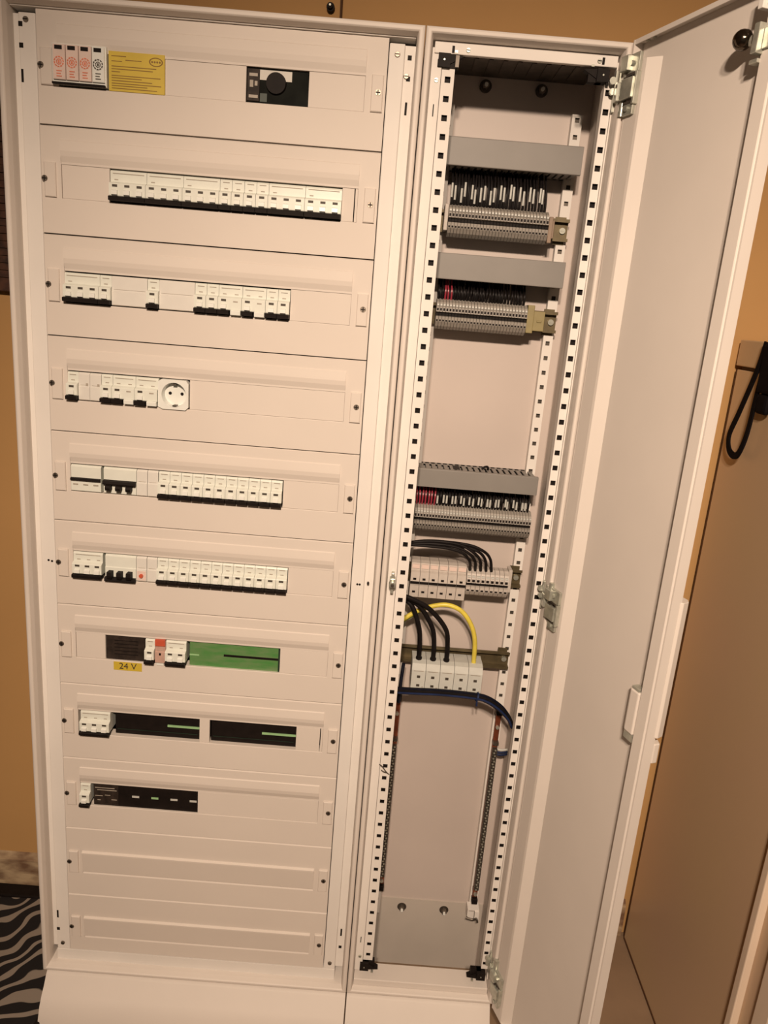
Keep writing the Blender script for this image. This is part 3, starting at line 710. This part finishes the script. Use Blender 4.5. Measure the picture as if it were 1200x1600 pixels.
# ---- grey cable ducts
def duct(label, x0, x1, z0, z1, wires_out=False):
    t = thing('cable_duct', label, 'cable duct', ((x0 + x1) / 2, YB, z0))
    yf = .080
    B().box(x0, x1, YB - .0025, YB - .0022 + .002, z0 + .0010, z1 - .0010).build('base', M['duct'], t)
    n = int((x1 - x0) / .0105)
    for s_, zz in ((0, z0 + .0008), (1, z1 - .0024)):
        b = B()
        for k in range(n):
            xa = x0 + k * (x1 - x0) / n
            b.box(xa, xa + .0068, yf + .004, YB - .003, zz, zz + .0016)
        b.box(x0, x1, yf + .003, yf + .0065, zz, zz + .0016); b.box(x0, x1, YB - .012, YB - .003, zz, zz + .0016)
        b.build('slotted_side', M['duct'], t)
    b = B(); b.box(x0, x1, yf, yf + .0022, z0, z1).box(x0, x1, yf, yf + .010, z1 - .0005, z1 + .0006).box(x0, x1, yf, yf + .008, z0 - .0006, z0 + .0005)
    b.build('lid', M['duct'], t, bevel=.0008)
    return t
D = [(.585, .8094, 1.5052, 1.5452), (.585, .8055, 1.3352, 1.3742), (.592, .8088, .9885, 1.0192)]
duct('upper grey cable duct, nearest the top of the open cabinet', *D[0]); duct('middle grey cable duct in the open cabinet', *D[1]); t = duct('lowest grey cable duct with open slots on top', *D[2])
b = B(); b.box(.662, .674, .100, .135, 1.0165, 1.0185).build('slot_gap', M['black'], t)
B().tube([(.724, .12, 1.010), (.724, .115, 1.0235), (.718, .108, 1.026), (.712, .106, 1.022)], .002, n=6).build('cable_end', M['wire'], t, smooth=True)

# ---- DIN rails
def rail(label, x0, x1, zc, group=None):
    t = thing('din_rail', label, 'mounting rail', ((x0 + x1) / 2, YB, zc - .0175), 'DIN rails in the open cabinet')
    pr = [(.1220, zc + .0175), (.1230, zc + .0175), (.1230, zc + .0135), (.1345, zc + .0135), (.1345, zc - .0135), (.1230, zc - .0135), (.1230, zc - .0175), (.1220, zc - .0175), (.1220, zc - .0125), (.1335, zc - .0125), (.1335, zc + .0125), (.1220, zc + .0125)]
    B().prof(pr, x0, x1).build('profile', M['brass'], t)
    b = B(); b.cyl((x1 - .009, .1338, zc), (x1 - .009, .1290, zc), .0050, 12).box(x1 - .013, x1 - .005, .1286, .1292, zc - .0007, zc + .0007); b.build('fixing_screw', M['steel'], t)
    b = B(); b.box(x1 - .022, x1 - .004, .1330, .1352, zc - .0215, zc + .0215).build('bracket', M['brass'], t)
    return t
RZ = [1.4270, 1.2800, .9270, .8170, .6500]
rail('yellowed mounting rail behind the uppermost terminal strip', .577, .8115, RZ[0]); rail('yellowed mounting rail behind the second terminal strip', .577, .8125, RZ[1])
rail('yellowed mounting rail behind the third terminal strip', .577, .8110, RZ[2]); rail('yellowed mounting rail behind the fuse terminals', .577, .8110, RZ[3]); rail('yellowed mounting rail behind the five large terminals', .577, .8085, RZ[4])

# ---- slim terminals: one mesh per kind, one object per terminal
def terminal_mesh(w, h, m, y0=.088, yb=.122):
    b = B(); k = h / .048
    pts = [(yb, .0235 * k), (y0 + .016, .0250 * k), (y0 + .006, .0195 * k), (y0 + .0015, .0110 * k), (y0, .0040 * k), (y0 + .009, .0025 * k), (y0 + .009, -.0020 * k), (y0, -.0035 * k), (y0 + .001, -.0120 * k), (y0 + .007, -.0190 * k), (y0 + .016, -.0240 * k), (yb, -.0230 * k)]
    b.prof(pts, 0, w)
    b.box(w * .15, w * .80, y0 - .0004, y0 + .004, .0098 * k, .0058 * k, 1).box(w * .15, w * .80, y0 + .0002, y0 + .004, -.0085 * k, -.0112 * k, 1)
    b.box(0, w, y0 + .0055, y0 + .012, .0024 * k, -.0020 * k, 1)  # black strip puts the shade of the middle groove into colour
    b.box(w * .15, w * .85, y0 + .0008, y0 + .006, .0165 * k, .0135 * k, 2)
    return b.mesh('terminal', [m, M['black'], M['sleeve']])
me_t = terminal_mesh(.00455, .048, M['term']); me_t2 = terminal_mesh(.0050, .046, M['termlight'])
def strip(label, x0, n, zc, me, pitch=.0052):
    t = thing('terminal_strip', label, 'terminal strip', (x0, .1, zc))
    for k in range(n):
        put('terminal', me, t, (k * pitch, -.1, 0)).location = (k * pitch, -.1, 0)
    return t
t = strip('grey row of slim terminals below the upper duct', .6110, 31, 1.4255, me_t)
B().box(.7725, .7790, .093, .1215, 1.4030, 1.4430).box(.7725, .7850, .1100, .1215, 1.4120, 1.4400).build('end_clamp', M['clampbrown'], t, bevel=.001)
B().box(.6040, .6105, .095, .1215, 1.410, 1.450).build('end_plate', M['termlight'], t, bevel=.001)
t = strip('grey row of slim terminals below the middle duct', .6055, 29, 1.2790, me_t)
B().box(.7568, .7680, .096, .1215, 1.2600, 1.3050).build('end_plate', M['clampyel'], t, bevel=.001)
B().box(.7690, .7880, .1060, .1215, 1.2640, 1.2960).box(.7750, .7830, .1040, .107, 1.2780, 1.2820).build('end_clamp', M['clampyel'], t, bevel=.001)
t = strip('longest grey row of slim terminals, below the lowest duct', .6005, 40, .9265, me_t)
t = strip('short row of nine narrow beige terminals at the right of the fuse terminals', .7055, 9, .8120, terminal_mesh(.0078, .050, M['termlight'], .084), .0085)
B().box(.7815, .7880, .095, .1215, .7990, .8420).build('end_clamp', M['termlight'], t, bevel=.001)
# six fuse terminals
base = None
b = B(); wF = .0164
b.prof([(.122, .0330), (.098, .0345), (.088, .0320), (.086, .0190), (.080, .0165), (.078, .0000), (.084, -.0008), (.084, -.0066), (.078, -.0078), (.079, -.0300), (.088, -.0340), (.122, -.0340)], .0004, wF)
b.box(.005, .0105, .0772, .0785, .0065, .0030, 1).box(.005, .0105, .0778, .0792, -.0180, -.0215, 1).box(.0005, wF - .0002, .0815, .0845, -.0012, -.0062, 1)  # last box blackens the groove in place of its shade
me_f = b.mesh('fuse_terminal', [M['termlight'], M['black']])
b = B(); b.box(.002, .0150, .0845, .0870, .0225, .0300); me_fl = b.mesh('label_tab', M['pink'])
NTH6 = ['leftmost', 'second', 'third', 'fourth', 'fifth', 'rightmost']
for k in range(6):
    t = thing('fuse_terminal', '%s of six beige fuse terminals in a row, counted from the left' % NTH6[k], 'fuse terminal', (.6035 + k * .0167, 0, .8130), 'fuse terminals'); put('body', me_f, t); put('label_tab', me_fl, t)
# five large terminals
b = B(); wG = .0258
b.prof([(.122, .0300), (.086, .0310), (.074, .0280), (.070, .0160), (.069, -.0200), (.073, -.0280), (.122, -.0290)], .0003, wG)
me_g = b.mesh('block', M['termwhite'])
def hole(zc): return B().box(.0105, .0165, .0684, .0700, zc - .0022, zc + .0022).mesh('screw_hole', M['mark'])
me_h1, me_h2 = hole(.0035), hole(-.0140)
me_gm = B().box(.004, .022, .0690, .0702, .0150, .0143).box(.0205, .0235, .0686, .0698, -.0160, -.0175).mesh('print', M['greymark'])
for k in range(5):
    t = thing('large_terminal', '%s of five large pale terminals, counted from the left' % (['leftmost', 'second', 'middle', 'fourth', 'rightmost'][k]), 'terminal', (.6215 + k * .0263, 0, .6265), 'large terminals')
    put('block', me_g, t); put('screw_hole', me_h1, t); put('screw_hole', me_h2, t); put('print', me_gm, t)

# ---- thin wires from the ducts into the terminals
def wires(x0, n, pitch, ztop, zbot, label, group, red=(), redlabel='', sleeve=True, slant=0.0, sl=(.30, .50)):
    for layer in range(2):
        for k in range(n):
            xx = x0 + (k + .5) * pitch + random.uniform(-.0006, .0006); dy = .0 if layer == 0 else .013
            if layer: xx += pitch * .5
            dx = random.uniform(-.0016, .0016) + slant * (k / n)
            isred = layer == 0 and k in red
            mm = M['redwire'] if isred else M['wire']
            t = thing('wire', redlabel if isred else label, 'wire', (xx, .1 + dy, zbot), (group + ', red') if isred else group)
            B().tube([(xx + dx, .118 + dy, ztop + .004), (xx + dx, .108 + dy, ztop - .008), (xx + dx * .3, .099 + dy, (ztop + zbot) / 2), (xx, .102 + dy * .8, zbot + .004), (xx, .106 + dy * .8, zbot - .004)], .0017 if layer == 0 else .0019, n=5, sub=3).build('lead', mm, t, smooth=True)
            if sleeve and layer == 0 and (k % 3 != 2) and not isred:
                h = (ztop - zbot); za = zbot + h * random.uniform(*sl)
                B().cyl((xx + dx * .3, .0985, za), (xx + dx * .4, .0985, za + h * .38), .0017, 6).build('marker_sleeve', M['sleeve'], t, smooth=True)
wires(.6110, 30, .0052, 1.5040, 1.4480, 'thin black wire between the upper duct and the uppermost terminals', 'wires above the uppermost terminals', slant=-.002, sl=(.08, .30))
wires(.6055, 28, .0052, 1.3340, 1.3020, 'thin black wire between the middle duct and the second terminals', 'wires above the second terminals', red=(2, 3, 4), redlabel='thin red wire among the black ones above the second terminals', sleeve=False)
wires(.6005, 39, .0052, .9870, .9500, 'thin black wire between the lowest duct and the longest terminals', 'wires above the third terminals', red=(0, 1, 2, 3, 4, 5, 6), redlabel='thin red wire at the left end above the longest terminals', sl=(.12, .22))

# ---- thick cables
def cable(name, label, pts, r, m, group=None, n=10, ferrule=True):
    t = thing(name, label, 'cable', pts[-1], group)
    B().tube(pts, r, n=n, sub=8).build('sheath', M[m], t, smooth=True)
    if ferrule:
        p1 = Vector(pts[-1]); B().cyl(p1, p1 + Vector((0, 0, .005)), r * 1.35, n).build('collar', M[m], t)
    return t
for k in range(5):
    xe = .7100 + k * .0098; zt = .8850 + .0028 * (k % 3); yy = .062 + .0058 * k
    cable('black_cable', 'black cable arching into the %s narrow beige terminal from the left' % ORD[k], [(.577, yy, .8860 - .002 * k), (.63, yy, zt + .001), (.665 + k * .008, yy, zt - .0005), (.690 + k * .0095, yy, .8780), (.7045 + k * .0098, yy + .006, .8620), (xe, .094, .8380)], .0027, 'wire', 'black cables above the narrow terminals', ferrule=False)
for k, (xe, lab) in enumerate(((.6335, 'leftmost'), (.6600, 'middle'), (.6850, 'rightmost'))):
    cable('thick_black_cable', '%s of three thick black cables bending into the large terminals' % lab, [(.575, .083 - .0098 * k, .800 - .004 * k), (.590 + k * .008, .080 - .009 * k, .786 - .002 * (2 - k)), (.6110 + k * .016, .074 - .004 * k, .7660), (.6270 + k * .0245, .074, .7270), (xe - .0015, .082, .690), (xe, .088, .6560)], .0044, 'wire', 'thick black cables into the large terminals')
cable('yellow_cable', 'thick yellow cable arching into the rightmost large terminal', [(.598, .086, .7350), (.622, .088, .7520), (.650, .086, .7650), (.676, .084, .7700), (.702, .082, .7610), (.722, .082, .7360), (.733, .085, .7030), (.7365, .090, .6560)], .0044, 'yelwire', ferrule=False)
t = cable('yellow_green_cable', 'short yellow and green cable at the left behind the thick black cables', [(.5760, .100, .708), (.590, .096, .7220), (.606, .092, .7370), (.624, .096, .7480)], .0050, 'yelgreen', ferrule=False)
# blue-black bundle under the large terminals
t = thing('cable_bundle', 'dark blue and black cable bundle sagging right below the large terminals', 'cable bundle', (.70, .06, .60))
for j in range(7):
    a = j * 2 * math.pi / 7; oy, oz = .0045 * math.cos(a), .0045 * math.sin(a)
    if j == 6: oy = oz = 0
    B().tube([(.5760, .064 + oy, .6010 + oz), (.620, .062 + oy, .6030 + oz), (.680, .060 + oy, .6060 + oz), (.742, .058 + oy, .6050 + oz), (.768, .058 + oy, .5990 + oz * 1.2), (.792, .060 + oy, .5830 + oz * 1.4), (.8090, .064 + oy, .5640 + oz), (.8190, .068 + oy, .5450 + oz)], .0025, n=7).build('strand', M['bluewire'] if j == 4 else (M['wire'] if j % 2 else M['darkblue']), t, smooth=True)
B().cyl((.7440, .058, .6048), (.7470, .058, .6042), .0088, 12).box(.7440, .7470, .052, .056, .588, .597).build('cable_tie', M['bluewire'], t)
t = thing('dark_cable', 'dark cable running down behind the left perforated rail', 'cable', (.603, .07, .60))
B().tube([(.6070, .100, .640), (.6045, .090, .610), (.6040, .085, .585), (.6040, .095, .560)], .0032, n=8).build('sheath', M['darkblue'], t, smooth=True)
for k in range(3):
    t = thing('blue_wire', 'blue wire entering the right copper bar from the side', 'wire', (.81, .12, .47), 'blue wires at the right copper bar')
    B().tube([(.8065, .110, .4660 - k * .0055), (.815, .108, .4665 - k * .0055), (.826, .106, .470 - k * .005)], .0022, n=6).build('sheath', M['bluewire'] if k else M['sleeve'], t, smooth=True)
t = thing('stray_wire', 'thin grey stray wire curling across the left perforated rail', 'wire', (.585, 0, .48))
B().tube([(.5965, .010, .4575), (.5890, -.001, .4710), (.5810, -.0035, .4830), (.5750, -.0040, .4880)], .0009, n=5).tube([(.5890, -.001, .4700), (.5830, -.004, .4740), (.5790, -.004, .4770)], .0007, n=5).build('strand', M['darksteel'], t, smooth=True)

# ---- copper earth bars with screws
def earthbar(label, xb, yb_, z0, z1, zc):
    t = thing('earth_bar', label, 'copper bar', (xb, yb_, z0), 'vertical copper bars')
    B().box(xb - .0050, xb + .0050, yb_ + .004, yb_ + .009, z0, z1).build('bar', M['copper'], t, bevel=.0008)
    for zi in (z1, z0 - .012): B().box(xb - .0060, xb + .0060, yb_ - .003, yb_ + .010, zi, zi + .012).build('insulator', M['black'], t, bevel=.001)
    n = int((zc - z0 - .03) / .0062); b = B(); c2 = B()
    for k in range(n):
        zz = z0 + .024 + k * .0062
        b.box(xb - .0048, xb + .0048, yb_ - .004, yb_ + .004, zz, zz + .0044)
        c2.cyl((xb + (.001 if k % 2 else -.001), yb_ - .004, zz + .0022), (xb + (.001 if k % 2 else -.001), yb_ - .0056, zz + .0022), .0018, 6)
    o = b.build('clamp_row', M['darksteel'], t); o['kind'] = 'stuff'
    o = c2.build('clamp_screws', M['steel'], t); o['kind'] = 'stuff'
    for zz in (z1 - .028, zc - .002, z0 + .010): B().cyl((xb, yb_ + .004, zz), (xb, yb_ - .001, zz), .0036, 8).build('bar_screw', M['steel'], t)
    B().box(xb - .0055, xb + .0055, yb_ - .005, yb_ + .009, zc - .002, zc + .004).build('link_clamp', M['darksteel'], t)
    B().box(xb - .0035, xb + .0035, yb_ + .009, YB - .0001, z1 - .020, z1 - .012).box(xb - .0035, xb + .0035, yb_ + .009, YB - .0001, z0 + .004, z0 + .012).build('stand_off', M['darksteel'], t)
earthbar('left vertical copper bar with a column of small screw clamps', .6040, .112, .125, .553, .470)
earthbar('right vertical copper bar with a column of small screw clamps', .8015, .112, .110, .540, .478)
t = thing('bracket_clip', 'small white metal bracket below the right copper bar', 'bracket', (.80, .11, .07))
B().box(.7900, .8140, .112, .1340, .0790, .0815).box(.7900, .7925, .112, .1340, .0640, .0790).box(.8050, .8140, .108, .114, .0600, .0790).build('plate', M['frame'], t)
B().tube([(.7880, .110, .0620), (.8020, .108, .0605), (.8090, .106, .0650), (.8120, .104, .0580)], .0022, n=6).build('lever', M['darksteel'], t)

# ================================================================== door
th = math.radians(70.4); HX, HY = .8348, -.0260; KD = 1.0165
ux, uy = math.cos(th), -math.sin(th); nx_, ny_ = math.sin(th), math.cos(th)
def dpt(s_, d, z): s_ *= KD; d *= KD; return (HX + ux * s_ + nx_ * d, HY + uy * s_ + ny_ * d, 1.282 + (z - 1.282) * KD)
class DB(B):
    def dbox(s, s0, s1, d0, d1, z0, z1, m=0):
        vs = [dpt(a, b_, z) for a in (s0, s1) for b_ in (d0, d1) for z in (z0, z1)]
        return s.quadmesh(vs, [(0, 1, 3, 2), (4, 6, 7, 5), (0, 4, 5, 1), (2, 3, 7, 6), (0, 2, 6, 4), (1, 5, 7, 3)], m)
    def dprof(s, pts, z0, z1, m=0):
        n = len(pts); vs = [dpt(a, b_, z0) for a, b_ in pts] + [dpt(a, b_, z1) for a, b_ in pts]
        return s.quadmesh(vs, [(i, (i + 1) % n, n + (i + 1) % n, n + i) for i in range(n)] + [tuple(range(n))[::-1], tuple(range(n, 2 * n))], m)
DW, DT = .2650, .0170; DZ0, DZ1 = .004, 1.6555
door = bpy.data.objects.new('door', None); door.empty_display_size = .02; C.objects.link(door); door.parent = right; bl = root_loc(right)
door.location = (HX - bl[0], HY - bl[1], DZ0 - bl[2]); door['label'] = 'open white sheet metal door of the narrow cabinet'
d = DB(); d.dbox(0, DW, DT - .0025, DT, DZ0, DZ1).dbox(0, .0025, 0, DT - .0025, DZ0, DZ1).dbox(DW - .0025, DW, .0015, DT - .0025, DZ0, DZ1); d.build('leaf', M['powder'], door)
d = DB(); d.dprof([(.0025, .0006), (.003, 0), (.030, 0), (.0345, .0008), (.0380, .004), (.046, DT - .006), (.050, DT - .0026), (.0025, DT - .0026)], DZ0 + .003, 1.627); d.build('hinge_side_lip', M['powder'], door, bevel=.0008)
d = DB(); d.dprof([(.2405, DT - .0026), (.2405, .0015), (.2420, 0), (.2600, 0), (.2612, .0008), (DW - .0025, .0020), (DW - .0025, DT - .0026)], DZ0 + .003, 1.640); d.build('lock_side_lip', M['powder'], door)
d = DB(); d.dbox(.0025, DW - .0025, .0005, DT - .0025, DZ1 - .0025, DZ1).dbox(.0025, DW - .0025, .0005, .0020, DZ1 - .006, DZ1 - .0025); d.build('top_flange', M['powder'], door)
d = DB(); d.dbox(.0025, DW - .0025, .0005, DT - .0025, DZ0, DZ0 + .0025); d.build('bottom_flange', M['powder'], door)
d = DB()
for s_ in (.018, .032): d.cyl(dpt(s_, .010, DZ1 - .0022), dpt(s_, .010, DZ1 - .0040), .003, 8)
d.build('flange_rivet', M['steel'], door)
# lock rod, knob and catches on the free edge
d = DB(); c0 = Vector(dpt(.2170, -.006, 1.5975)); d.ball(c0, .0112, 1.0, 18); k_ = d.build('round_knob', M['knob'], door, smooth=True)
d = DB(); d.cyl(dpt(.2180, -.004, 1.5965), dpt(.2400, .0035, 1.5930), .0058, 12).dbox(.2360, .2440, -.010, .012, 1.5780, 1.6080).dbox(.2300, .2420, -.004, .012, 1.5700, 1.5745).dbox(.2440, .2565, -.0030, .001, 1.582, 1.603); d.build('lock_catch', M['steel'], door, bevel=.0008)
d = DB(); d.dbox(.2330, .2405, -.008, .012, 1.622, 1.645).dbox(.2400, .2560, -.0026, .0005, 1.626, 1.640); d.build('rod_guide', M['frame'], door, bevel=.0008)
d = DB(); d.dprof([(.214, .0142), (.2170, .002), (.2240, -.002), (.2400, -.002), (.2400, .0142)], .742, .806); d.build('latch_case', M['powder'], door, bevel=.002)
d = DB(); d.dbox(.2210, .2395, .000, .0142, .7300, .7415); d.build('latch_bolt', M['steel'], door, bevel=.001)
d = DB(); d.dbox(.2230, .238, -.001, .010, .8065, .8110); d.build('latch_bolt', M['steel'], door, bevel=.001)
# outside handle, seen past the free edge
d = DB(); d.dprof([(.2380, DT), (.2390, DT + .010), (.2440, DT + .0160), (.2580, DT + .0160), (.2650, DT + .0110), (.2680, DT + .001), (.2652, DT - .003), (.2652, DT)], .752, .948); d.build('handle', M['plastic'], door, bevel=.003)
d = DB(); d.dprof([(.2400, DT), (.2420, DT + .008), (.2560, DT + .0135), (.2660, DT + .0090), (.2660, DT)], .712, .742); d.build('handle_lock', M['plastic'], door, bevel=.0015)

# hinges (cabinet leaf, knuckle, door leaf, screws)
for zc, hh in ((1.598, .040), (.833, .036), (.062, .036)):
    b = DB()
    b.box(.8225, .8320, -.004, .003, zc - hh * .55, zc + hh * .80)             # cabinet plate
    b.box(.8265, .8360, -.018, -.004, zc - hh * .35, zc + hh * .75)
    h_ = b.build('hinge', M['steel'], right, bevel=.0008)
    k = DB()
    k.cyl((.8330, -.0250, zc + hh * .95), (.8330, -.0250, zc - hh * .05), .0052, 12)
    k.cyl((.8320, -.0240, zc - hh * .15), (.8320, -.0240, zc - hh * .80), .0042, 12)
    k.build('knuckle', M['steel'], h_, smooth=True)
    k = DB(); k.dbox(.003, .0270, -.0050, .0002, zc + hh * .35, zc + hh * .95).dbox(.0240, .0285, -.0075, .0002, zc - hh * .65, zc + hh * .35).dbox(.004, .0250, -.0050, .0002, zc - hh * .95, zc - hh * .55)
    k.build('door_leaf', M['steel'], h_, bevel=.0008)
    k = DB(); k.dbox(-.002, .0245, -.0100, -.0050, zc - hh * .45, zc + hh * .20).dbox(-.004, .012, -.0130, -.0040, zc + hh * .42, zc + hh * .90); k.build('hinge_cup', M['steel'], h_, bevel=.001)
    k = DB(); k.box(.8220, .8310, -.022, -.010, zc - hh * .30, zc + hh * .30); k.build('hinge_arm', M['steel'], h_, bevel=.001)
    k = DB(); k.dbox(.0020, .0270, -.0056, -.0045, zc + hh * .28, zc + hh * .36).dbox(.004, .0250, -.0060, -.0045, zc - hh * .60, zc - hh * .52); k.dbox(.001, .010, -.0085, -.001, zc - hh * .1, zc + hh * .25); k.build('slot', M['darksteel'], h_)
    k = DB()
    for s_, zz in ((.012, zc + hh * .65), (.014, zc - hh * .75)): k.cyl(dpt(s_, -.005, zz), dpt(s_, -.0080, zz), .0036, 10)
    k.cyl((.8190, -.002, zc + hh * .45), (.8190, -.0065, zc + hh * .45), .0050, 10).cyl((.8200, -.002, zc + hh * .10), (.8200, -.0065, zc + hh * .10), .0044, 10)
    k.build('hinge_screw', M['steel'], h_)
# striker on the left side of the right cabinet
b = B(); b.box(.5650, .5745, -.012, .003, .8290, .8470).cyl((.5697, -.006, .8380), (.5697, -.018, .8380), .0058, 12).box(.5672, .5722, -.010, .003, .8200, .8560)
b.build('striker', M['steel'], right, bevel=.001)
b = B(); b.cyl((.5697, -.018, .8380), (.5697, -.0205, .8380), .0030, 10).build('striker_pin', M['darksteel'], right)
